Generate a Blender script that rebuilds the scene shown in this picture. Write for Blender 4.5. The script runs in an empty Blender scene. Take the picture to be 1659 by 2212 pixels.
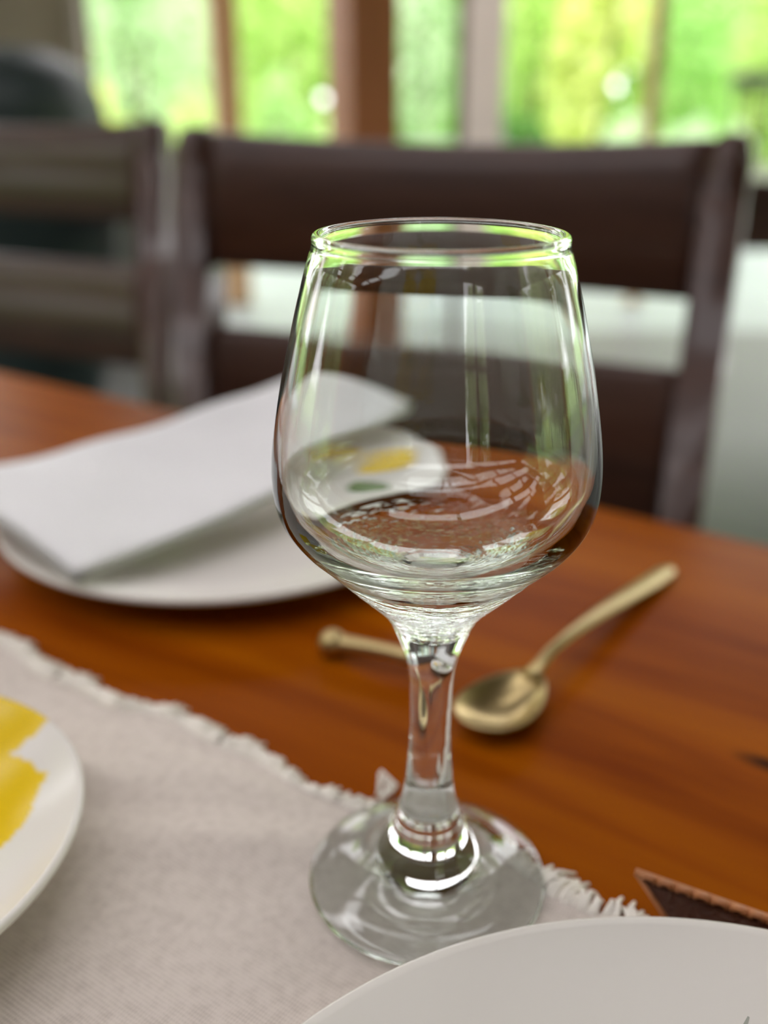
import bpy, bmesh, math, random
import numpy as np
from mathutils import Vector, Matrix

random.seed(7)
rng = np.random.default_rng(7)
S = bpy.context.scene
COL = S.collection

# ------------------------------------------------------------------ camera
T = 0.75                                   # height of the table top
IMG_W, IMG_H, F_PX = 1659, 2212, 2140.0
cam_d = bpy.data.cameras.new('camera')
cam = bpy.data.objects.new('camera', cam_d)
COL.objects.link(cam)
cam.location = (-0.01363, -0.2448, T + 0.2314)
cam.rotation_euler = (math.radians(90 - 22.86), 0, 0)
cam_d.sensor_fit = 'VERTICAL'
cam_d.sensor_height = 36.0
cam_d.sensor_width = 36.0 * IMG_W / IMG_H
cam_d.lens = F_PX / IMG_H * 36.0
cam_d.clip_start = 0.01
cam_d.clip_end = 400
cam_d.dof.use_dof = True
cam_d.dof.focus_distance = 0.246
cam_d.dof.aperture_fstop = 4.9
S.camera = cam

# ------------------------------------------------------------------ sky and exposure
world = bpy.data.worlds.new('overcast_sky')
S.world = world
world.use_nodes = True
wn = world.node_tree
bg = wn.nodes['Background']
tc = wn.nodes.new('ShaderNodeTexCoord')
sep = wn.nodes.new('ShaderNodeSeparateXYZ')
ramp = wn.nodes.new('ShaderNodeValToRGB')
ramp.color_ramp.elements[0].position = 0.0
ramp.color_ramp.elements[0].color = (0.90, 0.88, 0.90, 1)
ramp.color_ramp.elements[1].position = 0.8
ramp.color_ramp.elements[1].color = (0.98, 0.95, 0.98, 1)
wn.links.new(tc.outputs['Generated'], sep.inputs[0])
wn.links.new(sep.outputs['Z'], ramp.inputs[0])
wn.links.new(ramp.outputs[0], bg.inputs['Color'])
bg.inputs['Strength'].default_value = 3.4

S.view_settings.view_transform = 'Standard'
S.view_settings.look = 'None'
S.view_settings.gamma = 1.0
S.view_settings.use_curve_mapping = False
S.view_settings.exposure = 0.60
cy = S.cycles
cy.use_denoising = True
cy.max_bounces = 24
cy.transmission_bounces = 20
cy.glossy_bounces = 8
cy.diffuse_bounces = 5
cy.transparent_max_bounces = 8
cy.sample_clamp_indirect = 12
cy.caustics_reflective = True
cy.caustics_refractive = True

# ------------------------------------------------------------------ helpers
def mat(name):
    m = bpy.data.materials.new(name)
    m.use_nodes = True
    nt = m.node_tree
    b = nt.nodes['Principled BSDF']
    return m, nt, b

def setp(b, **k):
    for n, v in k.items():
        n = n.replace('_', ' ')
        if n in b.inputs:
            b.inputs[n].default_value = v

def plain(name, col, rough=0.5, metal=0.0, spec=0.5, coat=0.0, vary=0.0, scale=8.0, bump=0.0, bscale=60.0):
    m, nt, b = mat(name)
    setp(b, Base_Color=(*col, 1), Roughness=rough, Metallic=metal, Specular_IOR_Level=spec, Coat_Weight=coat, Coat_Roughness=0.08)
    t = nt.nodes.new('ShaderNodeTexCoord')
    n = nt.nodes.new('ShaderNodeTexNoise')
    n.inputs['Scale'].default_value = scale
    n.inputs['Detail'].default_value = 5
    nt.links.new(t.outputs['Object'], n.inputs['Vector'])
    r = nt.nodes.new('ShaderNodeValToRGB')
    lo = tuple(c * (1 - vary) for c in col); hi = tuple(min(1, c * (1 + vary)) for c in col)
    r.color_ramp.elements[0].position = 0.3; r.color_ramp.elements[1].position = 0.7
    r.color_ramp.elements[0].color = (*lo, 1); r.color_ramp.elements[1].color = (*hi, 1)
    nt.links.new(n.outputs['Fac'], r.inputs[0]); nt.links.new(r.outputs[0], b.inputs['Base Color'])
    if bump:
        n2 = nt.nodes.new('ShaderNodeTexNoise'); n2.inputs['Scale'].default_value = bscale
        nt.links.new(t.outputs['Object'], n2.inputs['Vector'])
        bp = nt.nodes.new('ShaderNodeBump'); bp.inputs['Strength'].default_value = bump; bp.inputs['Distance'].default_value = 0.01
        nt.links.new(n2.outputs['Fac'], bp.inputs['Height']); nt.links.new(bp.outputs[0], b.inputs['Normal'])
    return m

def wood(name, dark, mid, light, rough=0.25, stretch=(1.2, 14, 14), coat=0.0, grain=1.0, spec=0.5):
    m, nt, b = mat(name)
    t = nt.nodes.new('ShaderNodeTexCoord'); mp = nt.nodes.new('ShaderNodeMapping')
    mp.inputs['Scale'].default_value = stretch
    nt.links.new(t.outputs['Object'], mp.inputs[0])
    n = nt.nodes.new('ShaderNodeTexNoise'); n.inputs['Scale'].default_value = 1.6 * grain; n.inputs['Detail'].default_value = 7; n.inputs['Roughness'].default_value = 0.6; n.inputs['Distortion'].default_value = 0.7
    nt.links.new(mp.outputs[0], n.inputs['Vector'])
    r = nt.nodes.new('ShaderNodeValToRGB')
    e = r.color_ramp.elements
    e[0].position = 0.28; e[0].color = (*dark, 1); e[1].position = 0.74; e[1].color = (*light, 1)
    q = e.new(0.5); q.color = (*mid, 1)
    nt.links.new(n.outputs['Fac'], r.inputs[0]); nt.links.new(r.outputs[0], b.inputs['Base Color'])
    setp(b, Roughness=rough, Coat_Weight=coat, Coat_Roughness=0.1, Specular_IOR_Level=spec)
    return m, nt, b, r

def link(name, me, m=None, parent=None, smooth=True):
    o = bpy.data.objects.new(name, me); COL.objects.link(o)
    if m is not None: me.materials.append(m)
    if parent is not None: o.parent = parent
    if smooth:
        for p in me.polygons: p.use_smooth = True
    return o

def bmobj(name, bm, m=None, parent=None, smooth=True):
    bmesh.ops.recalc_face_normals(bm, faces=bm.faces)
    me = bpy.data.meshes.new(name); bm.to_mesh(me); bm.free()
    return link(name, me, m, parent, smooth)

def tag(o, label=None, cat=None, group=None, kind=None):
    if label: o['label'] = label
    if cat: o['category'] = cat
    if group: o['group'] = group
    if kind: o['kind'] = kind
    return o

def empty(name, loc=(0, 0, 0), rz=0.0):
    o = bpy.data.objects.new(name, None); COL.objects.link(o)
    o.empty_display_size = 0.05
    o.location = loc; o.rotation_euler = (0, 0, rz)
    return o

def add_box(bm, c, s, rot=None, bevel=0.0, segs=2):
    """box centred at c with full sizes s"""
    b2 = bmesh.new()
    bmesh.ops.create_cube(b2, size=1.0)
    bmesh.ops.scale(b2, vec=s, verts=b2.verts)
    if bevel > 0:
        bmesh.ops.bevel(b2, geom=list(b2.edges), offset=bevel, segments=segs, affect='EDGES', profile=0.6)
    if rot is not None: bmesh.ops.transform(b2, matrix=rot.to_4x4(), verts=b2.verts)
    bmesh.ops.translate(b2, vec=c, verts=b2.verts)
    tmp = bpy.data.meshes.new('tmp'); b2.to_mesh(tmp); b2.free()
    bm.from_mesh(tmp); bpy.data.meshes.remove(tmp)

def box_obj(name, c, s, m, parent=None, rot=None, bevel=0.0, smooth=False):
    bm = bmesh.new(); add_box(bm, c, s, rot, bevel)
    return bmobj(name, bm, m, parent, smooth)

def add_tube(bm, pts, radii, seg=8, flat=None, up=Vector((0, 0, 1)), cap=True):
    """sweep an ellipse (radius r sideways, r*flat upward) along pts"""
    pts = [Vector(p) for p in pts]; rings = []
    n = len(pts)
    for i, p in enumerate(pts):
        d = (pts[min(i + 1, n - 1)] - pts[max(i - 1, 0)]).normalized()
        u = up if abs(d.dot(up)) < 0.95 else Vector((0, 1, 0))
        a = d.cross(u).normalized(); b = a.cross(d).normalized()
        r = radii[i] if hasattr(radii, '__len__') else radii
        fr = (flat[i] if hasattr(flat, '__len__') else flat) if flat is not None else 1.0
        rings.append([bm.verts.new(p + a * r * math.cos(t) + b * r * fr * math.sin(t)) for t in [2 * math.pi * k / seg for k in range(seg)]])
    for i in range(n - 1):
        for k in range(seg):
            bm.faces.new((rings[i][k], rings[i][(k + 1) % seg], rings[i + 1][(k + 1) % seg], rings[i + 1][k]))
    if cap:
        bm.faces.new(rings[0][::-1]); bm.faces.new(rings[-1])

def lathe_mesh(name, prof, seg=96, vfun=None):
    """revolve (r,z) pairs; r==0 rows collapse to one vertex"""
    verts, faces, rows = [], [], []
    for r, z in prof:
        if r < 1e-7:
            rows.append([len(verts)] * seg); verts.append((0, 0, z))
        else:
            rows.append(list(range(len(verts), len(verts) + seg)))
            verts += [(r * math.cos(2 * math.pi * k / seg), r * math.sin(2 * math.pi * k / seg), z) for k in range(seg)]
    tags = []
    for i in range(len(rows) - 1):
        a, b = rows[i], rows[i + 1]
        for k in range(seg):
            j = (k + 1) % seg
            f = [a[k], a[j], b[j], b[k]]
            f = [x for q, x in enumerate(f) if x != f[q - 1]]
            if len(set(f)) >= 3: faces.append(f); tags.append(i)
    me = bpy.data.meshes.new(name); me.from_pydata(verts, [], faces); me.update()
    return me, tags

def spline(pts, n):
    """Catmull-Rom resample of a 2-D polyline, n points per segment"""
    P = [np.array(p, float) for p in pts]; P = [2 * P[0] - P[1]] + P + [2 * P[-1] - P[-2]]
    out = []
    for i in range(1, len(P) - 2):
        for k in range(n):
            t = k / n; a, b, c, d = P[i - 1:i + 3]
            out.append(0.5 * ((2 * b) + (c - a) * t + (2 * a - 5 * b + 4 * c - d) * t * t + (3 * b - a - 3 * c + d) * t ** 3))
    out.append(P[-2]); return [tuple(p) for p in out]

# camera rays: used only to work out where things stand in the room
_p = math.radians(22.86); _C = np.array([-0.01363, -0.2448, 0.2314 + T])
_F = np.array([0, math.cos(_p), -math.sin(_p)]); _R = np.array([1, 0, 0]); _U = np.array([0, math.sin(_p), math.cos(_p)])
def on_z(x, y, z):
    d = _F + _R * (x - IMG_W / 2) / F_PX - _U * (y - IMG_H / 2) / F_PX
    return Vector(_C + d * (z - _C[2]) / d[2])
def on_y(x, y, Y):
    d = _F + _R * (x - IMG_W / 2) / F_PX - _U * (y - IMG_H / 2) / F_PX
    return Vector(_C + d * (Y - _C[1]) / d[1])

TA = math.radians(-33.6)                   # the table runs along this direction
UV = lambda u, v, z=0.0: Vector((math.cos(TA) * u - math.sin(TA) * v, math.sin(TA) * u + math.cos(TA) * v, z))

# ------------------------------------------------------------------ materials
M = {}
M['table'], nt, b, tramp = wood('varnished_orange_wood', (0.16, 0.026, 0.0004), (0.27, 0.060, 0.0006), (0.37, 0.100, 0.0008), rough=0.32, stretch=(1.4, 16, 16), coat=0.0, spec=0.03)
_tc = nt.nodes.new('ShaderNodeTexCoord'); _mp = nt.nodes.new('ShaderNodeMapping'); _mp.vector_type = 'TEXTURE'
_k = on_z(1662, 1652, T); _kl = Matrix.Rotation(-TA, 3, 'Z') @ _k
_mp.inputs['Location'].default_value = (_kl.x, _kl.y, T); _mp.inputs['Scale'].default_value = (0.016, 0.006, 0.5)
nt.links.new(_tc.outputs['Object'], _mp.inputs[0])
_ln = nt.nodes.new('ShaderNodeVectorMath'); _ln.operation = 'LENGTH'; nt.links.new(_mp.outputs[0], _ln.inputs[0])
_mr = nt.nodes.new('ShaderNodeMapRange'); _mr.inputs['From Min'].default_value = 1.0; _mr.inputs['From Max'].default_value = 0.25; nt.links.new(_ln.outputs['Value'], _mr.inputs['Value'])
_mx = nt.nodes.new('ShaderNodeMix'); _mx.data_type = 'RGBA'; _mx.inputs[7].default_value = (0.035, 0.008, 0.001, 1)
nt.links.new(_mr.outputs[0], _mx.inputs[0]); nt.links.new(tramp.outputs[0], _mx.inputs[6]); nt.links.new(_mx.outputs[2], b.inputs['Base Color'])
M['chair'], _, _, _ = wood('dark_brown_stained_wood', (0.036, 0.015, 0.010), (0.058, 0.025, 0.016), (0.082, 0.036, 0.023), rough=0.40, stretch=(2, 18, 18), coat=0.22, spec=0.35)
M['post'], _, _, _ = wood('orange_brown_post_wood', (0.34, 0.10, 0.03), (0.48, 0.155, 0.052), (0.58, 0.21, 0.075), rough=0.5, stretch=(12, 12, 1.0))
M['frame'], _, _, _ = wood('brown_frame_wood', (0.12, 0.06, 0.035), (0.19, 0.10, 0.06), (0.26, 0.14, 0.09), rough=0.5, stretch=(14, 14, 1.0))
M['tan_frame'], _, _, _ = wood('tan_frame_wood', (0.58, 0.36, 0.19), (0.70, 0.46, 0.26), (0.80, 0.55, 0.33), rough=0.5, stretch=(14, 14, 1.0))
M['ceiling'], _, _, _ = wood('ceiling_boards', (0.11, 0.06, 0.034), (0.17, 0.095, 0.055), (0.23, 0.13, 0.075), rough=0.6, stretch=(1, 8, 8))
M['floor'] = plain('polished_grey_floor', (0.12, 0.122, 0.114), rough=0.5, spec=0.35, vary=0.12, scale=3)
M['deck'] = plain('pale_paving', (0.27, 0.31, 0.30), rough=0.45, vary=0.1, scale=2)
M['lawn'] = plain('lawn_soil', (0.22, 0.36, 0.08), rough=0.9, vary=0.3, scale=3)
M['plaster'] = plain('beige_plaster', (0.40, 0.35, 0.28), rough=0.8, vary=0.1, scale=5)
M['grey_plaster'] = plain('grey_plaster', (0.20, 0.20, 0.185), rough=0.8, vary=0.1, scale=5)
M['white_plaster'] = plain('pale_pink_plaster', (0.62, 0.56, 0.52), rough=0.8, vary=0.06, scale=5)
M['cream_paint'] = plain('cream_paint', (0.66, 0.60, 0.54), rough=0.5, vary=0.04)
M['metal_dark'] = plain('dark_grey_metal', (0.05, 0.055, 0.055), rough=0.45, vary=0.1)
M['jar'] = plain('dark_glazed_ceramic', (0.020, 0.036, 0.036), rough=0.5, vary=0.3, scale=4)
M['gold'] = plain('champagne_gold_metal', (0.47, 0.36, 0.17), rough=0.32, metal=1.0, vary=0.05, scale=40)
M['napkin'] = plain('white_cotton', (0.84, 0.83, 0.84), rough=0.9, spec=0.2, vary=0.02, bump=0.25, bscale=900)
M['fringe'] = plain('cream_linen_thread', (0.90, 0.85, 0.77), rough=0.95, spec=0.1, vary=0.08, scale=90)
M['leather'] = plain('dark_brown_leather', (0.075, 0.022, 0.010), rough=0.45, vary=0.25, scale=60, bump=0.3, bscale=500)
M['copper_thread'] = plain('copper_coloured_thread', (0.42, 0.16, 0.06), rough=0.45, vary=0.2, scale=200)
M['print_grey'] = plain('grey_green_print', (0.33, 0.34, 0.29), rough=0.3, vary=0.05)
M['bark'] = plain('brown_bark', (0.16, 0.11, 0.07), rough=0.9, vary=0.3, scale=12)

def leaf_mat(name, a, b_):
    m = bpy.data.materials.new(name); m.use_nodes = True; nt = m.node_tree
    nt.nodes.remove(nt.nodes['Principled BSDF'])
    out = nt.nodes['Material Output']
    g = nt.nodes.new('ShaderNodeNewGeometry')
    r = nt.nodes.new('ShaderNodeValToRGB')
    r.color_ramp.elements[0].color = (*a, 1); r.color_ramp.elements[1].color = (*b_, 1)
    nt.links.new(g.outputs['Random Per Island'], r.inputs[0])
    d = nt.nodes.new('ShaderNodeBsdfDiffuse'); t = nt.nodes.new('ShaderNodeBsdfTranslucent')
    mx = nt.nodes.new('ShaderNodeMixShader'); mx.inputs[0].default_value = 0.45
    nt.links.new(r.outputs[0], d.inputs[0]); nt.links.new(r.outputs[0], t.inputs[0])
    nt.links.new(d.outputs[0], mx.inputs[1]); nt.links.new(t.outputs[0], mx.inputs[2])
    nt.links.new(mx.outputs[0], out.inputs[0])
    return m
M['leaf_lime'] = leaf_mat('lime_leaves', (0.62, 0.82, 0.28), (0.80, 0.92, 0.46))
M['leaf_green'] = leaf_mat('fresh_green_leaves', (0.50, 0.76, 0.30), (0.68, 0.88, 0.46))
M['leaf_pale'] = leaf_mat('pale_grey_green_leaves', (0.60, 0.78, 0.50), (0.78, 0.90, 0.66))
M['leaf_dark'] = leaf_mat('dark_green_leaves', (0.12, 0.30, 0.07), (0.22, 0.44, 0.12))
M['leaf_soft'] = leaf_mat('soft_green_leaves', (0.52, 0.62, 0.34), (0.72, 0.78, 0.50))
M['leaf_yellow'] = leaf_mat('yellow_green_leaves', (0.76, 0.84, 0.28), (0.88, 0.93, 0.46))

# runner linen: woven relief
m, nt, b = mat('woven_linen'); M['linen'] = m
setp(b, Roughness=0.95, Specular_IOR_Level=0.15)
t = nt.nodes.new('ShaderNodeTexCoord')
w1 = nt.nodes.new('ShaderNodeTexWave'); w1.wave_type = 'BANDS'; w1.bands_direction = 'X'; w1.inputs['Scale'].default_value = 330; w1.inputs['Distortion'].default_value = 1.2; w1.inputs['Detail Scale'].default_value = 60
w2 = nt.nodes.new('ShaderNodeTexWave'); w2.wave_type = 'BANDS'; w2.bands_direction = 'Y'; w2.inputs['Scale'].default_value = 240; w2.inputs['Distortion'].default_value = 1.2; w2.inputs['Detail Scale'].default_value = 60
for w in (w1, w2): nt.links.new(t.outputs['Object'], w.inputs['Vector'])
ad = nt.nodes.new('ShaderNodeMath'); ad.operation = 'ADD'
nt.links.new(w1.outputs['Fac'], ad.inputs[0]); nt.links.new(w2.outputs['Fac'], ad.inputs[1])
ns = nt.nodes.new('ShaderNodeTexNoise'); ns.inputs['Scale'].default_value = 260; ns.inputs['Detail'].default_value = 3
nt.links.new(t.outputs['Object'], ns.inputs['Vector'])
ad2 = nt.nodes.new('ShaderNodeMath'); ad2.operation = 'MULTIPLY_ADD'; ad2.inputs[1].default_value = 0.22
nt.links.new(ad.outputs[0], ad2.inputs[0]); nt.links.new(ns.outputs['Fac'], ad2.inputs[2])
r = nt.nodes.new('ShaderNodeValToRGB')
r.color_ramp.elements[0].position = 0.3; r.color_ramp.elements[0].color = (0.56, 0.49, 0.435, 1)
r.color_ramp.elements[1].position = 0.85; r.color_ramp.elements[1].color = (0.72, 0.64, 0.575, 1)
nt.links.new(ad2.outputs[0], r.inputs[0]); nt.links.new(r.outputs[0], b.inputs['Base Color'])
bp = nt.nodes.new('ShaderNodeBump'); bp.inputs['Strength'].default_value = 0.5; bp.inputs['Distance'].default_value = 0.0006
nt.links.new(ad2.outputs[0], bp.inputs['Height']); nt.links.new(bp.outputs[0], b.inputs['Normal'])

# porcelain: the printed colours are a colour attribute of the plate meshes
m, nt, b = mat('printed_porcelain'); M['porcelain'] = m
at = nt.nodes.new('ShaderNodeAttribute'); at.attribute_name = 'print'
nt.links.new(at.outputs['Color'], b.inputs['Base Color'])
setp(b, Roughness=0.2, Specular_IOR_Level=0.35)

# clear glass, with the faint waviness of pressed glass low in the bowl
m = bpy.data.materials.new('clear_glass'); m.use_nodes = True; nt = m.node_tree; M['glass'] = m
nt.nodes.remove(nt.nodes['Principled BSDF'])
gl = nt.nodes.new('ShaderNodeBsdfGlass'); gl.inputs['IOR'].default_value = 1.5; gl.inputs['Roughness'].default_value = 0.0
gl.inputs['Color'].default_value = (0.985, 1.0, 0.992, 1)
nt.links.new(gl.outputs[0], nt.nodes['Material Output'].inputs[0])
def glass_ripple(nt, gl, strength):
    """short horizontal waves pressed into the outside of the lower bowl"""
    t = nt.nodes.new('ShaderNodeTexCoord'); sp = nt.nodes.new('ShaderNodeSeparateXYZ')
    nt.links.new(t.outputs['Object'], sp.inputs[0])
    fade = nt.nodes.new('ShaderNodeMapRange'); fade.inputs['From Min'].default_value = 0.1140; fade.inputs['From Max'].default_value = 0.1100
    nt.links.new(sp.outputs['Z'], fade.inputs['Value'])
    mp = nt.nodes.new('ShaderNodeMapping'); mp.inputs['Scale'].default_value = (1, 1, 3.0)
    nt.links.new(t.outputs['Object'], mp.inputs[0])
    ns = nt.nodes.new('ShaderNodeTexNoise'); ns.inputs['Scale'].default_value = 210; ns.inputs['Detail'].default_value = 1.5
    nt.links.new(mp.outputs[0], ns.inputs['Vector'])
    mu = nt.nodes.new('ShaderNodeMath'); mu.operation = 'MULTIPLY'
    nt.links.new(ns.outputs['Fac'], mu.inputs[0]); nt.links.new(fade.outputs[0], mu.inputs[1])
    bp = nt.nodes.new('ShaderNodeBump'); bp.inputs['Strength'].default_value = strength; bp.inputs['Distance'].default_value = 0.0018
    nt.links.new(mu.outputs[0], bp.inputs['Height']); nt.links.new(bp.outputs[0], gl.inputs['Normal'])
m2 = m.copy(); m2.name = 'rippled_clear_glass'; M['ripple_glass'] = m2
glass_ripple(m2.node_tree, next(n for n in m2.node_tree.nodes if n.type == 'BSDF_GLASS'), 0.75)

# ------------------------------------------------------------------ the setting
def structure(o, label):
    return tag(o, label, None, None, 'structure')

WY = 4.0                                   # line of posts between room and garden
structure(box_obj('floor', (0, 0.45, -0.05), (10.4, 7.5, 0.10), M['floor']), 'polished grey floor of the dining room')
structure(box_obj('terrace_paving', (0, 6.35, -0.06), (16, 4.3, 0.10), M['deck']), 'pale paving outside beyond the posts')
structure(box_obj('garden_ground', (0, 3.0, -0.16), (300, 300, 0.08), M['lawn']), 'green garden ground beyond the paving')
# ceiling with skylight strips; the rearmost is added to brighten the near table
SX0, SX1 = -4.6, 0.8
STRIPS = ((-1.50, -1.05), (-0.24, 0.17), (1.0, 1.41))
CX0, CX1, CY0, CY1, CZ = -5.2, 5.2, -3.3, 4.6, 3.0
bm = bmesh.new()
ys_ = [CY0] + [y for st_ in STRIPS for y in st_] + [CY1]
for (x0, x1, y0, y1) in [(CX0, SX0, CY0, CY1), (SX1, CX1, CY0, CY1)] + [(SX0, SX1, ys_[k], ys_[k + 1]) for k in (0, 2, 4, 6)]:
    add_box(bm, ((x0 + x1) / 2, (y0 + y1) / 2, CZ + 0.06), (x1 - x0, y1 - y0, 0.12))
structure(bmobj('ceiling', bm, M['ceiling'], None, False), 'brown wooden ceiling with three long skylights over the table, one added for more light')
for i, (y0, y1) in enumerate(STRIPS):
    bm = bmesh.new()
    for k in range(6): add_box(bm, (SX0 + (SX1 - SX0) * k / 5, (y0 + y1) / 2, CZ + 0.03), (0.05, y1 - y0, 0.08))
    structure(bmobj('window_%d' % (1, 3, 4)[i], bm, M['frame'], None, False), 'wooden bars of a long unseen skylight above the table')
# wall behind the camera with a paned window opening
WX0, WX1 = 0.9, 2.1
bm = bmesh.new()
add_box(bm, (0, -3.2, 0.40), (10.2, 0.14, 0.8)); add_box(bm, (0, -3.2, 2.75), (10.2, 0.14, 0.5))
add_box(bm, ((WX0 - 5.1) / 2, -3.2, 1.65), (WX0 + 5.1, 0.14, 1.7)); add_box(bm, ((WX1 + 5.1) / 2, -3.2, 1.65), (5.1 - WX1, 0.14, 1.7))
structure(bmobj('wall_back', bm, M['chair'], None, False), 'brown wooden wall behind the camera')
bm = bmesh.new()
for k in range(3): add_box(bm, (WX0 + (WX1 - WX0) * k / 2, -3.2, 1.65), (0.07, 0.10, 1.7))
for z in (0.83, 1.65, 2.47): add_box(bm, ((WX0 + WX1) / 2, -3.2, z), (WX1 - WX0, 0.10, 0.07))
structure(bmobj('window_2', bm, M['frame'], None, False), 'paned wooden window behind the camera')
structure(box_obj('blocker_wall_left', (-5.0, -2.15, 1.5), (0.12, 2.1, 3.0), M['frame']), 'brown wooden wall left of the camera, added to block bright bands in the glass')  # unseen, added to keep the bright opening out of the glass reflections
structure(box_obj('blocker_wall_right', (5.0, -2.75, 1.5), (0.12, 0.9, 3.0), M['frame']), 'brown wooden wall right of the camera, added to block bright bands in the glass')  # added out of view, cuts the right-hand bright band on the glass
structure(box_obj('shade_wall_front', (-2.05, WY, 0.28), (2.4, 0.14, 0.56), M['grey_plaster']), 'low grey wall added in place of shaded floor, between the beige pillar and the slim tan post')  # added grey slab, stands in for shaded floor between the chairs
# posts and thin frames along the garden side
def px_x(px, Y): return on_y(px, 204, Y).x
def upright(name, px, Y, wx, wy, m, label, rz=0.0, z1=3.0):
    o = box_obj(name, (0, 0, z1 / 2), (wx, wy, z1), m, None, None, 0.006)
    o.location = (px_x(px, Y), Y, 0); o.rotation_euler = (0, 0, rz)
    structure(o, label); return o
upright('wooden_post', 784, WY, 0.215, 0.215, M['post'], 'thick orange-brown wooden post behind the main chair', math.radians(28))
upright('wooden_post', 488, 4.85, 0.13, 0.12, M['tan_frame'], 'slim tan wooden post left of the thick post', math.radians(20))
upright('wooden_post', 994, WY, 0.035, 0.05, M['frame'], 'very thin brown upright right of the thick post')
upright('wooden_post', 1410, 4.85, 0.065, 0.07, M['tan_frame'], 'thin brown post towards the right of the garden side')
upright('wooden_post', 182, WY, 0.05, 0.06, M['cream_paint'], 'narrow cream frame beside the beige pillar')
upright('plaster_pillar', 60, WY + 0.05, 0.42, 0.40, M['plaster'], 'square beige plaster pillar at the upper left', math.radians(38))
upright('plaster_pillar', 1043, 5.9, 0.22, 0.22, M['white_plaster'], 'pale pinkish pillar outside beyond the thin upright')
for x in (-3.2, 3.1, 5.0, -5.0):
    o = box_obj('wooden_post', (0, 0, 1.5), (0.16, 0.16, 3.0), M['post'], None, None, 0.006); o.location = (x, WY, 0)
    structure(o, 'orange-brown post of the garden side, outside the picture')
for sx in (-5.0, 5.0):
    for y in (-1.02 if sx < 0 else -2.2, 0.6, 2.4):
        o = box_obj('wooden_post', (0, 0, 1.5), (0.16, 0.16, 3.0), M['post'], None, None, 0.006); o.location = (sx, y, 0)
        structure(o, 'orange-brown post of the open side of the room')
structure(box_obj('trim_1', (0, WY, 2.88), (10.2, 0.16, 0.24), M['post']), 'wooden beam over the posts')

# ------------------------------------------------------------------ garden
def leaf_blob(bm_v, bm_f, c, rad, n, size):
    for _ in range(n):
        d = rng.normal(size=3); d /= np.linalg.norm(d)
        p = np.array(c) + d * np.array(rad) * (0.55 + 0.5 * rng.random() ** 0.5)
        if p[2] < 0.05: p[2] = 0.05 + 0.1 * rng.random()
        a = rng.normal(size=3); a /= np.linalg.norm(a); b_ = np.cross(a, rng.normal(size=3)); b_ /= np.linalg.norm(b_)
        s = size * (0.6 + 0.8 * rng.random()); k = len(bm_v); nrm = np.cross(a, b_) * s * 0.18
        bm_v += [tuple(p - a * s), tuple(p + b_ * s * 0.45 + nrm), tuple(p + a * s), tuple(p - b_ * s * 0.45 + nrm)]
        bm_f.append((k, k + 1, k + 2, k + 3))

def shrub(name, loc, h, w, m, label, cat='shrub', group=None, n=900, size=0.085, blobs=7, stem=True, kind=None):
    root = empty(name, loc)
    V, Fc = [], []
    for k in range(blobs):
        a = 2 * math.pi * rng.random(); q = 0.29 * w * rng.random() ** 0.5
        z = h * (0.28 + 0.55 * rng.random())
        leaf_blob(V, Fc, (q * math.cos(a), q * math.sin(a), z), (w * 0.21, w * 0.21, h * 0.26), n // blobs, size)
    me = bpy.data.meshes.new('foliage'); me.from_pydata(V, [], Fc); me.update()
    f = link('foliage', me, m, root, False); f['kind'] = 'stuff'
    if stem:
        b2 = bmesh.new()
        for k in range(4):
            a = 2 * math.pi * k / 4 + rng.random()
            add_tube(b2, [(0.03 * math.cos(a), 0.03 * math.sin(a), 0), (0.06 * w * math.cos(a), 0.06 * w * math.sin(a), h * 0.4), (0.18 * w * math.cos(a), 0.18 * w * math.sin(a), h * 0.8)], [0.03, 0.022, 0.008], 6)
        bmobj('stem', b2, M['bark'], root)
    return tag(root, label, cat, group, kind)

G = 'shrubs of the garden beyond the posts'
def gx(px, Y): return on_y(px, 204, Y).x
PL = [  # px, distance, height, width, leaves, label
    (300, 9.4, 2.9, 1.8, 'leaf_pale', 'pale green shrub left of the slim tan post'),
    (245, 7.6, 0.98, 0.60, 'leaf_yellow', 'low yellow-green bush in front of the pale shrub, far left'),
    (330, 11.2, 3.2, 1.7, 'leaf_pale', 'tall pale green tree behind the pale shrub, upper left'),
    (400, 8.0, 1.0, 0.70, 'leaf_lime', 'low lime bush just left of the slim tan post'),
    (615, 11.0, 3.2, 1.7, 'leaf_lime', 'tall lime green shrub between the slim and the thick post'),
    (605, 8.0, 1.08, 0.60, 'leaf_green', 'mid green bush low between the slim and the thick post'),
    (905, 9.4, 2.8, 1.05, 'leaf_pale', 'grey-green shrub just right of the thick post'),
    (1150, 7.3, 0.88, 0.45, 'leaf_dark', 'small dark green bush right of the pale outside pillar'),
    (1150, 11.0, 3.2, 1.5, 'leaf_lime', 'lime shrub behind the small dark bush'),
    (1290, 9.3, 2.7, 1.10, 'leaf_yellow', 'yellow-green shrub left of the thin right-hand post'),
    (1490, 11.0, 3.2, 1.6, 'leaf_green', 'fresh green shrub right of the thin right-hand post'),
    (1640, 9.3, 3.0, 1.4, 'leaf_lime', 'lime green tree at the upper right edge'),
    (1330, 7.8, 0.80, 0.70, 'leaf_pale', 'low pale bush under the yellow-green shrub'),
    (1530, 8.0, 0.85, 0.80, 'leaf_pale', 'low pale bush by the dark railing, far right'),
]
for (px, Y, h, w, lm, lab) in PL:
    shrub('garden_shrub', (gx(px, Y), Y, 0), h, w, M[lm], lab, 'shrub', G, n=1100 if h > 1.5 else 420, size=0.10 if h > 1.5 else 0.06)
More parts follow.
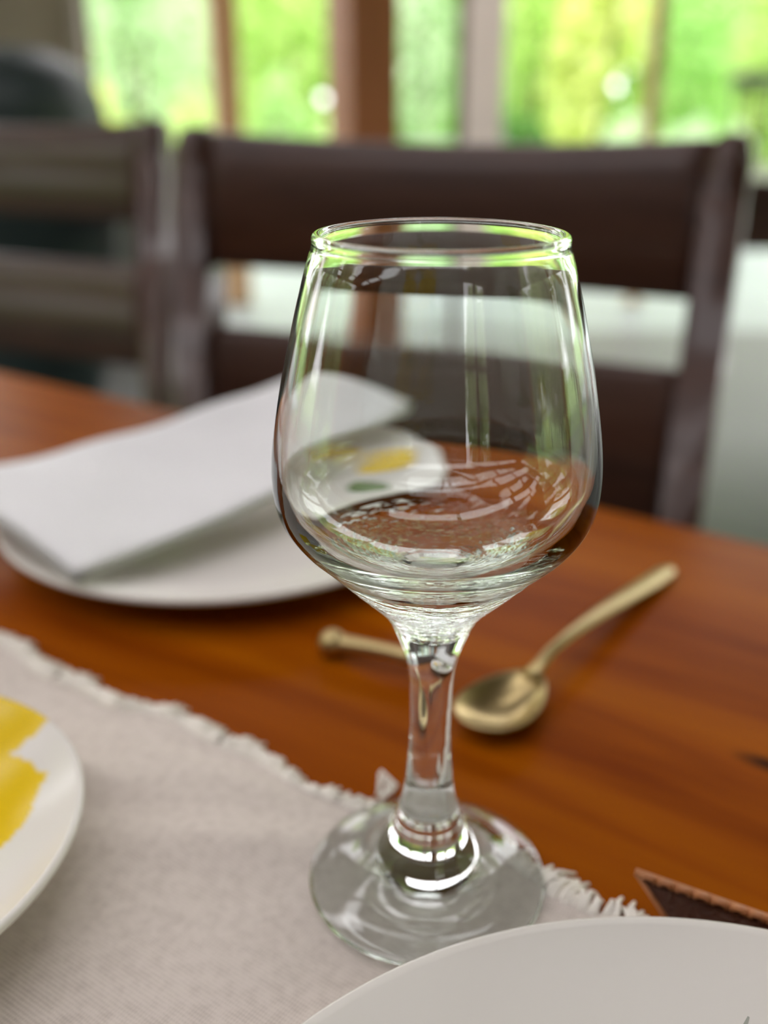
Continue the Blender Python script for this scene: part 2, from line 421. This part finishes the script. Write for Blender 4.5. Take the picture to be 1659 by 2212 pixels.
TREES = [(-6.6, 13.4, 'leaf_lime'), (-3.8, 13.2, 'leaf_yellow'), (-1.3, 13.5, 'leaf_lime'), (1.2, 13.3, 'leaf_green'), (3.7, 13.5, 'leaf_lime'), (6.2, 13.4, 'leaf_green'),
         (-5.0, 15.7, 'leaf_green'), (-2.5, 15.8, 'leaf_lime'), (0.0, 15.7, 'leaf_lime'), (2.5, 15.8, 'leaf_yellow'), (5.0, 15.7, 'leaf_lime')]
for (x, y, lm) in TREES:
    shrub('garden_tree', (x, y, 0), 5.0, 2.4, M[lm], 'tall leafy tree at the back of the garden', 'tree', 'trees at the back of the garden', n=3200, size=0.19, blobs=12)
for (x, y) in [(-8, 6.8), (-8.2, 3.4), (-8, 0), (8, 6.8), (8.2, 3.4), (8, 0), (-11.4, 5), (-11.4, 1.6), (-11.2, -1.9), (11.4, 5), (11.4, 1.6), (11.2, -1.9), (8, -3.5), (-8, -3.5), (-3.6, -7.5), (0, -8), (3.6, -7.5)]:  # unseen trees added to screen sky and green the glass reflections
    shrub('garden_tree', (x, y, 0), 4.4 if abs(x) < 9 else 5.6, 3.2, M['leaf_soft'], 'unseen leafy tree added beside the open sides for the glass reflections', 'tree', 'trees around the room, outside the picture', n=2600, size=0.19, blobs=12)
# low pale garden wall and dark railing
tag(box_obj('garden_wall', (gx(960, 6.7), 6.7, 0.33), (0.85, 0.14, 0.72), M['deck'], None, None, 0.02), 'low pale garden wall right of the thick post', 'wall')
rail = empty('garden_railing', (gx(1575, 6.9) + 0.4, 6.9, 0))
box_obj('top_rail', (0.55, 0, 1.07), (1.9, 0.06, 0.09), M['metal_dark'], rail, None, 0.006)
for k in range(8): box_obj('baluster', (-0.35 + 0.25 * k, 0, 0.52), (0.018, 0.018, 1.03), M['metal_dark'], rail)
tag(rail, 'dark metal railing outside at the right edge', 'railing')

# ------------------------------------------------------------------ furniture further back
PX = 0.2690
def chair_parts(root):
    H = M['chair']
    lean = lambda z: 0.10 * max(0.0, z - 0.45)
    for s in (-1, 1):
        b2 = bmesh.new()       # rear post from the floor to the ear above the crest
        zs = [0, 0.2, 0.45, 0.6, 0.75, 0.88, 0.930, 0.945, 0.951]
        dx = [1, 1, 1, 1, 1, 1, 1, 0.8, 0.4]
        rings = []
        for z, q in zip(zs, dx):
            y = lean(z) + 0.02 + (0.06 * max(0, 0.45 - z)); hw, hd = 0.0185 * q, 0.023 * q
            rings.append([b2.verts.new((s * PX + a * hw, y + c * hd, z)) for a, c in ((-1, -1), (1, -1), (1, 1), (-1, 1))])
        for i in range(len(rings) - 1):
            for k in range(4): b2.faces.new((rings[i][k], rings[i][(k + 1) % 4], rings[i + 1][(k + 1) % 4], rings[i + 1][k]))
        b2.faces.new(rings[0][::-1]); b2.faces.new(rings[-1])
        bmesh.ops.bevel(b2, geom=[e for e in b2.edges if abs((e.verts[0].co - e.verts[1].co).normalized().z) > 0.7], offset=0.005, segments=2, affect='EDGES')
        bmobj('rear_post', b2, H, root)
        b2 = bmesh.new(); add_box(b2, (s * 0.225, -0.40, 0.21), (0.042, 0.042, 0.42), None, 0.004); bmobj('front_leg', b2, H, root, False)
        b2 = bmesh.new(); add_box(b2, (s * 0.235, -0.18, 0.20), (0.02, 0.40, 0.03), None, 0.003); bmobj('side_stretcher', b2, H, root, False)
    def rail(name, zb, zt, th, bow, top=lambda u: 0.0):
        b2 = bmesh.new(); n = 24; rows = []
        for i in range(n + 1):
            u = -1 + 2 * i / n; x = u * 0.2525; yb = bow * (1 - u * u)
            ring = []
            for (zz, e) in ((zb, 0), (zt, 1)):
                z = zz + (top(u) if e else 0); y0 = lean(z) + yb + 0.008
                r = 0.005 if e else 0.002
                ring.append((y0, z, e))
            y0, z0, _ = ring[0]; y1, z1, _ = ring[1]
            P = [(y0, z0), (y0 - 0.002, z0 + 0.004), (y1 - 0.002, z1 - 0.008), (y1 + 0.003, z1 - 0.002), (y1 + th * 0.5, z1), (y1 + th - 0.003, z1 - 0.002), (y1 + th, z1 - 0.008), (y0 + th, z0 + 0.004), (y0 + th - 0.002, z0)]
            rows.append([b2.verts.new((x, y, z)) for y, z in P])
        for i in range(n):
            for k in range(9): b2.faces.new((rows[i][k], rows[i][(k + 1) % 9], rows[i + 1][(k + 1) % 9], rows[i + 1][k]))
        b2.faces.new(rows[0][::-1]); b2.faces.new(rows[-1])
        return bmobj(name, b2, H, root)
    rail('crest_rail', 0.811, 0.938, 0.024, 0.012, lambda u: 0.009 * u * u)
    rail('back_panel', 0.600, 0.747, 0.020, 0.012)
    rail('lower_rail', 0.470, 0.520, 0.022, 0.010)
    b2 = bmesh.new(); add_box(b2, (0, -0.19, 0.44), (0.50, 0.46, 0.035), None, 0.010); bmobj('seat', b2, H, root)
    b2 = bmesh.new(); add_box(b2, (0, -0.40, 0.385), (0.42, 0.022, 0.07)); add_box(b2, (0, 0.0, 0.385), (0.45, 0.022, 0.07))
    for s in (-1, 1): add_box(b2, (s * 0.225, -0.2, 0.385), (0.022, 0.38, 0.07))
    bmobj('apron', b2, H, root, False)
CA = math.radians(-22.8)
ch = empty('dining_chair', (0.0115, 0.7042, 0), CA)
chair_parts(ch)
tag(ch, 'dark brown wooden dining chair with a broad crest rail, directly behind the wine glass', 'chair', 'dark dining chairs behind the table')
def copy_tree(o, parent=None):
    c = o.copy(); COL.objects.link(c)
    if parent is not None: c.parent = parent
    for q in list(o.children): copy_tree(q, c)
    return c
rp = on_y(280, 400, 1.19)
ch2 = copy_tree(ch); ch2.location = (rp.x - PX * math.cos(CA), 1.19 - PX * math.sin(CA), 0); ch2.rotation_euler = (0, 0, CA)
ch2['label'] = 'dark brown dining chair further back at the left edge, left of the main chair'

# dark glazed jar by the pillar
prof = spline([(0.16, 0), (0.20, 0.10), (0.27, 0.40), (0.31, 0.70), (0.29, 0.95), (0.27, 1.03), (0.22, 1.10), (0.12, 1.145), (0.03, 1.155)], 6)
prof = [(0, 0)] + prof + [(0, 1.156)]
me, _ = lathe_mesh('glazed_jar', prof, 64)
jar = link('glazed_jar', me, M['jar'])
jp = on_y(25, 300, 3.0); jar.location = (jp.x, 3.0, 0); jar.scale = (1, 1, 0.965)
tag(jar, 'large dark green-black glazed jar in front of the beige pillar, upper left', 'jar')

# long dark table further back, seen either side of the main chair
ft = empty('back_table', (0.76, 2.85, 0))
box_obj('tabletop', (0, 0, 0.750), (3.0, 0.62, 0.045), M['chair'], ft, None, 0.006)
bm = bmesh.new()
for v in (-0.25, 0.25): add_box(bm, (0, v, 0.655), (2.86, 0.03, 0.15))
for u in (-1.42, 1.42): add_box(bm, (u, 0, 0.655), (0.03, 0.5, 0.15))
bmobj('apron', bm, M['chair'], ft, False)
for u in (-1.42, 1.42):
    for v in (-0.25, 0.25): box_obj('leg', (u, v, 0.365), (0.07, 0.07, 0.73), M['chair'], ft, None, 0.004)
tag(ft, 'long dark table further back, crossing behind the main chair', 'table')

# ------------------------------------------------------------------ the table
tb = empty('dining_table', (0, 0, 0), TA)
b2 = bmesh.new(); add_box(b2, (-0.1, -0.046, T - 0.019), (2.1, 0.75, 0.038), None, 0.008, 4)
bmobj('tabletop', b2, M['table'], tb, False)
b2 = bmesh.new()
for v in (-0.36, 0.27): add_box(b2, (-0.1, v, T - 0.085), (1.85, 0.025, 0.09))
for u in (-1.02, 0.82): add_box(b2, (u, -0.046, T - 0.085), (0.025, 0.6, 0.09))
bmobj('apron', b2, M['table'], tb, False)
for u in (-1.02, 0.82):
    for v in (-0.36, 0.27):
        box_obj('leg', (u, v, (T - 0.038) / 2), (0.07, 0.07, T - 0.038), M['table'], tb, None, 0.005)
tag(tb, 'long varnished orange-brown wooden dining table', 'table')

# linen runner with frayed edge
VE = 0.0155
def runner_z(u, v):
    a = 0.0006 * math.sin(u * 38 + 1.0) * math.sin(v * 30)
    # soft folds near the side plate
    a += 0.0036 * math.exp(-((v + 0.02 - 0.55 * (u + 0.06)) / 0.012) ** 2) * math.exp(-((u + 0.06) / 0.045) ** 2)
    a += 0.0045 * math.exp(-((v + 0.045 - 0.35 * (u + 0.19)) / 0.010) ** 2) * math.exp(-((u + 0.135) / 0.05) ** 2)
    a += 0.0030 * math.exp(-((v - 0.000 - 0.15 * (u + 0.1)) / 0.008) ** 2) * math.exp(-((u + 0.09) / 0.05) ** 2)
    return 0.0016 + max(a, -0.0005) + (0.0008 if v > VE - 0.004 else 0)
def edge_v(u): return VE + 0.0028 * math.sin(u * 47 + 0.6) + 0.0015 * math.sin(u * 131)
NU, NV = 240, 110; U0, U1, V0 = -0.62, 0.5, -0.34
V, Fc = [], []
for layer in (0, 1):
    for i in range(NU + 1):
        u = U0 + (U1 - U0) * i / NU; ve = edge_v(u)
        for j in range(NV + 1):
            v = V0 + (ve - V0) * j / NV
            z = runner_z(u, v) - (0.0010 if layer else 0)
            V.append((u, v, max(z, 0.0003)))
n1 = (NU + 1) * (NV + 1)
q = lambda i, j, l: l * n1 + i * (NV + 1) + j
for i in range(NU):
    for j in range(NV):
        Fc.append((q(i, j, 0), q(i + 1, j, 0), q(i + 1, j + 1, 0), q(i, j + 1, 0)))
        Fc.append((q(i, j, 1), q(i, j + 1, 1), q(i + 1, j + 1, 1), q(i + 1, j, 1)))
for i in range(NU):
    for j in (0, NV): Fc.append((q(i, j, 0), q(i, j, 1), q(i + 1, j, 1), q(i + 1, j, 0)))
for j in range(NV):
    for i in (0, NU): Fc.append((q(i, j, 0), q(i, j + 1, 0), q(i, j + 1, 1), q(i, j, 1)))
me = bpy.data.meshes.new('table_runner'); me.from_pydata(V, [], Fc); me.update()
run = link('table_runner', me, M['linen']); run.location = (0, 0, T); run.rotation_euler = (0, 0, TA)
tag(run, 'cream woven linen runner with a frayed edge under the wine glass', 'table runner')
b2 = bmesh.new(); u = -0.40
while u < 0.22:
    tuft = random.uniform(0.5, 1.0) * (1.4 if 0.015 < u < 0.06 else 1.0); lean_u = random.uniform(-0.5, 0.5)
    for k in range(random.randint(10, 14)):
        uu = u + random.uniform(-0.004, 0.004); L = (0.0045 + 0.0065 * random.random()) * tuft
        a = lean_u + random.uniform(-0.3, 0.3); zb = 0.0016; lift = random.uniform(0.0005, 0.0035)
        v0 = edge_v(uu) - 0.003
        b = random.uniform(-0.4, 0.4)
        pts = [(uu, v0, zb)] + [(uu + L * t_ * math.sin(a + b * t_), v0 + 0.003 + L * t_ * math.cos(a + b * t_), zb * (1 - t_) + 0.0007 + lift * math.sin(t_ * math.pi)) for t_ in (0.15, 0.5, 1.0)]
        add_tube(b2, pts, [0.0008, 0.0009, 0.0008, 0.0006], 5)
    u += random.uniform(0.0045, 0.008)
# the loose tuft behind the stem
for k in range(7):
    c = Vector((-0.033 + random.uniform(-.003, .003), 0.024 + random.uniform(-.002, .004), 0.002))
    add_tube(b2, [c, c + Vector((random.uniform(-.004, .004), 0.003, 0.003)), c + Vector((random.uniform(-.006, .006), 0.005, 0.0045))], 0.0007, 5)
fr = bmobj('fringe', b2, M['fringe'], run); fr['kind'] = 'stuff'

# ------------------------------------------------------------------ plates with a printed lemon pattern
WHITE = (0.775, 0.735, 0.685); YEL = (0.82, 0.56, 0.002); YEL2 = (0.86, 0.68, 0.06); GRN = (0.16, 0.24, 0.10); GRY = (0.34, 0.35, 0.30)
def print_color(x, y, motifs):
    c = WHITE
    for kind, cx, cy_, a, b_, ang in motifs:
        ca, sa = math.cos(ang), math.sin(ang)
        dx, dy = x - cx, y - cy_; p, q_ = ca * dx + sa * dy, -sa * dx + ca * dy
        if kind == 'lemon':
            body = (p / a) ** 2 + (q_ / b_) ** 2; tip = abs(p) < a * 1.22 and abs(q_) < b_ * 0.34 * (1.22 - abs(p) / a) / 0.22 * 0.6 and abs(p) > a * 0.85
            if body < 1 or tip: c = YEL
        elif kind == 'leaf':
            w = b_ * (1 - (p / a) ** 2) if abs(p) < a else -1
            if w > 0 and abs(q_) < w: c = GRN if abs(q_) > 0.06 * b_ else (0.30, 0.40, 0.2)
        elif kind == 'stem':
            if abs(p) < a and abs(q_ - 0.15 * a * (p / a) ** 2) < b_: c = GRY
    return c
def plate(name, loc, prof, motifs, label, rz=0.0, seg=220):
    me, _ = lathe_mesh(name, prof, seg)
    top = len(prof)
    ca = me.color_attributes.new('print', 'FLOAT_COLOR', 'POINT')
    zs = dict()
    cols = np.ones((len(me.vertices), 4), np.float32); cols[:, :3] = WHITE
    me_v = np.zeros(len(me.vertices) * 3, np.float32); me.vertices.foreach_get('co', me_v); me_v = me_v.reshape(-1, 3)
    nrm = np.zeros(len(me.vertices) * 3, np.float32); me.vertices.foreach_get('normal', nrm); nrm = nrm.reshape(-1, 3)
    for i in range(len(me_v)):
        if nrm[i, 2] > 0.5: cols[i, :3] = print_color(me_v[i, 0], me_v[i, 1], motifs)
    ca.data.foreach_set('color', cols.ravel())
    o = link(name, me, M['porcelain']); o.location = loc; o.rotation_euler = (0, 0, rz)
    return tag(o, label, 'plate', 'lemon printed plates')
def plate_prof(R, h, well, foot, lip=0.0035, n=70):
    rr = np.linspace(0, R - 0.0015, n); zz = 0.0045 + (h - 0.0045) * (rr / (R - 0.0015)) ** 2.6
    up = list(zip(rr, zz))
    rim = [(R - 0.0004, h - 0.0006), (R, h - 0.0016), (R - 0.0006, h - lip * 0.9), (R - 0.004, h - lip - 0.001)]
    tz = lambda r_: 0.0045 + (h - 0.0045) * (r_ / R) ** 2.6
    under = [(r_, max(tz(r_) - 0.0042, 0.0016)) for r_ in np.linspace(R - 0.008, foot + 0.012, 12)] + [(foot + 0.004, 0.0016), (foot + 0.002, 0.0), (foot - 0.002, 0.0), (foot - 0.004, 0.0012), (0, 0.0012)]
    return (up + rim + under)[::-1]
_s = on_z(1632, 2205, T + 0.0125); SPX, SPY = _s.x - 0.0555, _s.y + 0.1695
fpl = plate('dinner_plate', (0.0555, -0.1695, T + 0.0022), plate_prof(0.134, 0.0205, 0.085, 0.07), [
    ('lemon', -0.020, -0.010, 0.034, 0.024, 0.5), ('lemon', 0.030, 0.008, 0.032, 0.023, -0.7), ('leaf', 0.004, 0.036, 0.022, 0.009, 0.9),
    ('leaf', -0.052, 0.018, 0.030, 0.010, 2.2), ('leaf', 0.02, -0.045, 0.032, 0.011, -0.6)],
    'white dinner plate cut off by the bottom edge, nearest the camera')
tz_ = lambda r_: 0.0045 + (0.0205 - 0.0045) * (r_ / 0.1325) ** 2.6
b2 = bmesh.new(); ring = []
for k in range(11):
    t_ = k / 10; x = SPX - 0.014 + 0.011 * t_; y = SPY - 0.016 + 0.012 * t_ + 0.002 * t_ * t_; w_ = 0.0007 * math.sin(math.pi * (0.12 + 0.8 * t_))
    z = tz_(math.hypot(x, y)) + 0.00012
    ring.append((b2.verts.new((x - w_, y + w_, z)), b2.verts.new((x + w_, y - w_, z))))
for k in range(10): b2.faces.new((ring[k][0], ring[k][1], ring[k + 1][1], ring[k + 1][0]))
sm_ = bmobj('printed_stem', b2, M['print_grey'], fpl); sm_['label'] = 'thin grey-green printed stem'
plate('dinner_plate', (-0.103, 0.280, T), plate_prof(0.125, 0.0195, 0.08, 0.065), [
    ('lemon', 0.088, 0.022, 0.020, 0.015, 0.5), ('lemon', 0.050, 0.040, 0.022, 0.016, 0.1), ('leaf', 0.078, -0.034, 0.024, 0.012, -1.1),
    ('leaf', -0.05, 0.02, 0.03, 0.011, 0.4), ('lemon', -0.03, 0.05, 0.03, 0.021, 0.4)],
    'white dinner plate with a folded napkin on it, left behind the wine glass')
def pl(px, py):
    p = on_z(px, py, T + 0.0125); return p.x + 0.185, p.y + 0.011
l1 = pl(30, 1630); l2 = pl(5, 1745)
plate('side_plate', (-0.185, -0.011, T + 0.0022), plate_prof(0.0795, 0.0278, 0.052, 0.034), [
    ('lemon', l1[0] - 0.006, l1[1], 0.026, 0.0135, 0.22), ('lemon', l2[0] - 0.005, l2[1] - 0.004, 0.0185, 0.022, 0.35),
    ('leaf', l1[0] - 0.02, l1[1] + 0.032, 0.022, 0.008, 0.9), ('leaf', -0.03, -0.02, 0.03, 0.010, 2.0)],
    'small white side plate with yellow lemon print at the left edge on the runner')

# ------------------------------------------------------------------ folded napkin lying across the far plate
P1 = on_z(-150, 1035, T + 0.036); P2 = on_z(625, 814, T + 0.056); P3 = on_z(890, 905, T + 0.042); P4 = on_z(165, 1246, T + 0.0280)
def nap(s, t_):       # s along the length, t_ across
    a = P1.lerp(P2, s); b = P4.lerp(P3, s); p = a.lerp(b, t_)
    sag = -0.006 * math.sin(math.pi * s) + 0.004 * math.sin(s * 7 + t_ * 2) * math.sin(math.pi * t_)
    return p + Vector((0, 0, sag))
b2 = bmesh.new(); N1, N2 = 48, 26
for layer, (dz, s0, t1) in enumerate(((0.0, 0.0, 1.0), (-0.0028, 0.012, 0.985), (-0.0056, 0.004, 0.97))):
    th = 0.0030; gr = []
    for side in (0, 1):
        g = []
        for i in range(N1 + 1):
            row = []
            for j in range(N2 + 1):
                s, t_ = s0 + (1 - s0) * i / N1, t1 * j / N2
                e = min(min(i, N1 - i) / 2.5, min(j, N2 - j) / 1.6, 1.0); e = math.sqrt(max(0.0, 1 - (1 - e) ** 2))
                p = nap(s, t_); cr = 0.0009 * math.sin(s * 19 + 0.3 * layer) * math.cos(t_ * 8 + 0.3 * layer)
                # round off the far right corner
                p.z += dz + cr + (th / 2 * e if side == 0 else -th / 2 * e)
                row.append(b2.verts.new(p))
            g.append(row)
        gr.append(g)
    for i in range(N1):
        for j in range(N2):
            b2.faces.new((gr[0][i][j], gr[0][i + 1][j], gr[0][i + 1][j + 1], gr[0][i][j + 1]))
            b2.faces.new((gr[1][i][j], gr[1][i][j + 1], gr[1][i + 1][j + 1], gr[1][i + 1][j]))
bmesh.ops.remove_doubles(b2, verts=b2.verts, dist=1e-5)
np_o = bmobj('folded_napkin', b2, M['napkin'])
tag(np_o, 'white folded cloth napkin lying across the plate behind the glass', 'napkin')

# ------------------------------------------------------------------ cutlery behind the stem
a = Vector((0.034, 0.0915, T)); e_ = Vector((0.1365, 0.2220, T)); d = (e_ - a); Ls = d.length; d.normalize(); side = Vector((d.y, -d.x, 0))
sp_ = empty('spoon', a, math.atan2(d.y, d.x))
def bowl_grid(zoff, shrink):
    R_ = []
    for i in range(15):
        rr = i / 14
        row = []
        for k in range(40):
            t_ = 2 * math.pi * k / 40
            x = 0.0245 * shrink * rr * math.cos(t_) + 0.0015 * rr * math.cos(2 * t_); y = 0.0158 * shrink * rr * math.sin(t_) * (1 + 0.12 * math.cos(t_) * -1)
            row.append((x, y, zoff + 0.0075 * rr ** 2.2))
        R_.append(row)
    return R_
b2 = bmesh.new(); grids = [bowl_grid(0.0012, 1.0), bowl_grid(0.0, 1.0)]
VV = [[[b2.verts.new(p) for p in row] for row in g] for g in grids]
for l in (0, 1):
    for i in range(14):
        for k in range(40):
            j = (k + 1) % 40; f = (VV[l][i][k], VV[l][i + 1][k], VV[l][i + 1][j], VV[l][i][j]); b2.faces.new(f if l == 0 else f[::-1])
for k in range(40):
    j = (k + 1) % 40; b2.faces.new((VV[0][14][k], VV[1][14][k], VV[1][14][j], VV[0][14][j]))
bmesh.ops.remove_doubles(b2, verts=b2.verts, dist=1e-6)
bmobj('bowl', b2, M['gold'], sp_)
b2 = bmesh.new()
xs = [0.0215, 0.030, 0.038, 0.055, 0.085, 0.115, 0.140, 0.155, 0.162, Ls]
add_tube(b2, [(x, 0, z) for x, z in zip(xs, [0.0080, 0.0105, 0.0125, 0.0130, 0.0110, 0.0075, 0.0045, 0.0032, 0.0030, 0.0030])],
         [0.0045, 0.0028, 0.0025, 0.0030, 0.0042, 0.0052, 0.0058, 0.0056, 0.0046, 0.0018], 12, [0.5, 0.7, 0.75, 0.55, 0.4, 0.32, 0.28, 0.28, 0.3, 0.5])
bmobj('handle', b2, M['gold'], sp_)
tag(sp_, 'gold-coloured metal spoon lying on the wood behind the glass stem', 'spoon')
kr = empty('cutlery_rest', (-0.0115, 0.1275, T), math.radians(-24))
b2 = bmesh.new(); add_tube(b2, [(x, 0, 0.0068 + 0.0018 * math.cos(x * 60)) for x in np.linspace(-0.027, 0.020, 14)], [0.0042 - 0.0010 * math.cos(x * 70) for x in np.linspace(-0.027, 0.020, 14)], 14)
bmobj('bar', b2, M['gold'], kr)
for x in (-0.0275, 0.020):
    pr = [(0.0064 * math.sin(t_), 0.0064 - 0.0064 * math.cos(t_)) for t_ in np.linspace(0, math.pi, 14)]; pr[0] = (0, 0); pr[-1] = (0, pr[-1][1])
    me, _ = lathe_mesh('knob', pr, 24); o = link('knob', me, M['gold'], kr); o.location = (x, 0, 0)
tag(kr, 'small gold-coloured metal bar with a rounded end, left behind the glass stem', 'cutlery rest')

# ------------------------------------------------------------------ brown leather folder standing like a low tent
FH = 0.015
A = on_z(1372, 1885, T + FH); B = on_z(1659, 1985, T + FH); D0 = on_z(1452, 2006, T + 0.003)
dr = (B - A); dr.z = 0; dr.normalize()
lf = empty('leather_folder', (A.x, A.y, T), math.atan2(dr.y, dr.x))
Lr = 0.15
dl = Matrix.Rotation(-math.atan2(dr.y, dr.x), 3, 'Z') @ (D0 - A); fx, fy = dl.x, dl.y
def slab(quad, w):
    b2 = bmesh.new(); q_ = [Vector(p) for p in quad]
    n_ = (q_[1] - q_[0]).cross(q_[3] - q_[0]).normalized() * w
    a_ = [b2.verts.new(p) for p in q_] + [b2.verts.new(p - n_) for p in q_]
    for f in ((0, 1, 2, 3), (7, 6, 5, 4), (0, 4, 5, 1), (1, 5, 6, 2), (2, 6, 7, 3), (3, 7, 4, 0)): b2.faces.new([a_[k] for k in f])
    bmesh.ops.bevel(b2, geom=list(b2.edges), offset=0.0006, segments=2, affect='EDGES'); return b2
bmobj('front_cover', slab(((fx, fy, 0.003), (fx + Lr, fy, 0.003), (Lr, 0, FH), (0, 0, FH)), 0.0024), M['leather'], lf, False)
bmobj('back_cover', slab(((Lr, 0.0005, FH), (Lr, 0.004, 0.0006), (fx * 1.5 + 0.004, 0.004, 0.0006), (0.0015, 0.0005, FH)), 0.0020), M['leather'], lf, False)
b2 = bmesh.new(); x = 0.002
while x < Lr - 0.004:
    add_tube(b2, [(x, -0.0010, FH), (x + 0.0014, -0.0012, FH + 0.0011), (x + 0.0032, -0.0012, FH + 0.0011), (x + 0.0046, -0.0010, FH)], 0.0011, 6); x += 0.0052
st = bmobj('stitching', b2, M['copper_thread'], lf); st['label'] = 'copper-coloured stitched ridge'
b2 = bmesh.new(); add_tube(b2, [(0.0, 0, FH + 0.0003), (Lr, 0, FH + 0.0003)], 0.0012, 8); add_tube(b2, [(0.0003, 0, FH), (fx, fy, 0.0035)], 0.0008, 8)
bmobj('edging', b2, M['copper_thread'], lf)
tag(lf, 'dark brown leather folder with copper-coloured stitched edge behind the nearest plate', 'folder')

# ------------------------------------------------------------------ the wine glass
OUT = [(.00664,.045),(.00616,.052),(.00604,.06),(.00615,.066),(.00652,.075),(.00728,.08),(.0085,.0845),(.01002,.0885),(.0116,.0925),(.0140,.0965),(.01773,.1005),(.0223,.105),(.0271,.11),(.03206,.115),(.03702,.12),(.04080,.1255),(.04257,.131),(.04304,.137),(.04278,.143),(.04190,.15),(.04050,.158),(.0389,.166),(.03704,.174),(.03507,.182),(.0329,.19),(.0312,.1955)]
FOOT = [(.0350,.0),(.0362,.0003),(.0371,.0012),(.0366,.0022),(.034,.0031),(.029,.0044),(.0225,.0070),(.0172,.0115),(.0130,.018),(.0100,.0265),(.0078,.034)]
under = [(0, .0040), (.010, .0038), (.020, .0030), (.028, .0016), (.0325, .0004)]
outer = spline(under[1:] + FOOT + OUT, 5)
outer = [(max(r_, 0.0005), z_) for r_, z_ in outer]
bead_c = (.0299, .1972); br = .00125
bead = [(bead_c[0] + br * math.cos(t_), bead_c[1] + br * math.sin(t_)) for t_ in np.linspace(-0.35, math.pi + 0.5, 13)]
INN = [(.0298,.1945),(.0317,.19),(.03395,.182),(.03600,.174),(.0378,.166),(.0394,.158),(.0406,.15),(.0412,.143),(.0411,.137),(.0400,.131),(.0374,.1258),(.0330,.1210),(.0270,.1170),(.0205,.1140),(.0145,.1122),(.0080,.1112)]
inner = spline(INN, 5)
full = [(0, .0040)] + outer + bead + inner + [(.0045, .1110), (0, .1109)]
me_full, rows = lathe_mesh('wine_glass', full, 144)
fn = np.zeros(len(me_full.vertices) * 3, np.float32); me_full.vertices.foreach_get('normal', fn); fn = fn.reshape(-1, 3)
# flip if the surface points inward
co = np.zeros(len(me_full.vertices) * 3, np.float32); me_full.vertices.foreach_get('co', co); co = co.reshape(-1, 3)
iw = int(np.argmax(np.hypot(co[:, 0], co[:, 1]))); flip = (fn[iw, :2] @ co[iw, :2]) < 0
n_out = len(outer) + 1
def part_of(i):
    z0 = full[i][1]
    if i < n_out - 1: return 'foot' if z0 < 0.030 else ('stem' if z0 < 0.0905 else 'bowl')
    if i < n_out + len(bead) - 1: return 'rim'
    return 'bowl'
wg = empty('wine_glass', (0, 0, T + 0.0026))
for pn in ('foot', 'stem', 'bowl', 'rim'):
    fs = [list(p.vertices)[::-1] if flip else list(p.vertices) for p, i in zip(me_full.polygons, rows) if part_of(i) == pn]
    used = sorted({v for f in fs for v in f}); ix = {v: k for k, v in enumerate(used)}
    me = bpy.data.meshes.new(pn); me.from_pydata([tuple(co[v]) for v in used], [], [[ix[v] for v in f] for f in fs]); me.update()
    o = link(pn, me, M['glass'], wg)
    if pn == 'bowl':
        me.materials.append(M['ripple_glass'])
        src = [i for p, i in zip(me_full.polygons, rows) if part_of(i) == pn]
        for p, i in zip(me.polygons, src):
            if i < n_out - 1 and full[i][1] < 0.118: p.material_index = 1
    me.normals_split_custom_set_from_vertices([tuple(fn[v] * (-1 if flip else 1)) for v in used])
bpy.data.meshes.remove(me_full)
tag(wg, 'clear stemmed wine glass standing on the edge of the linen runner', 'wine glass')
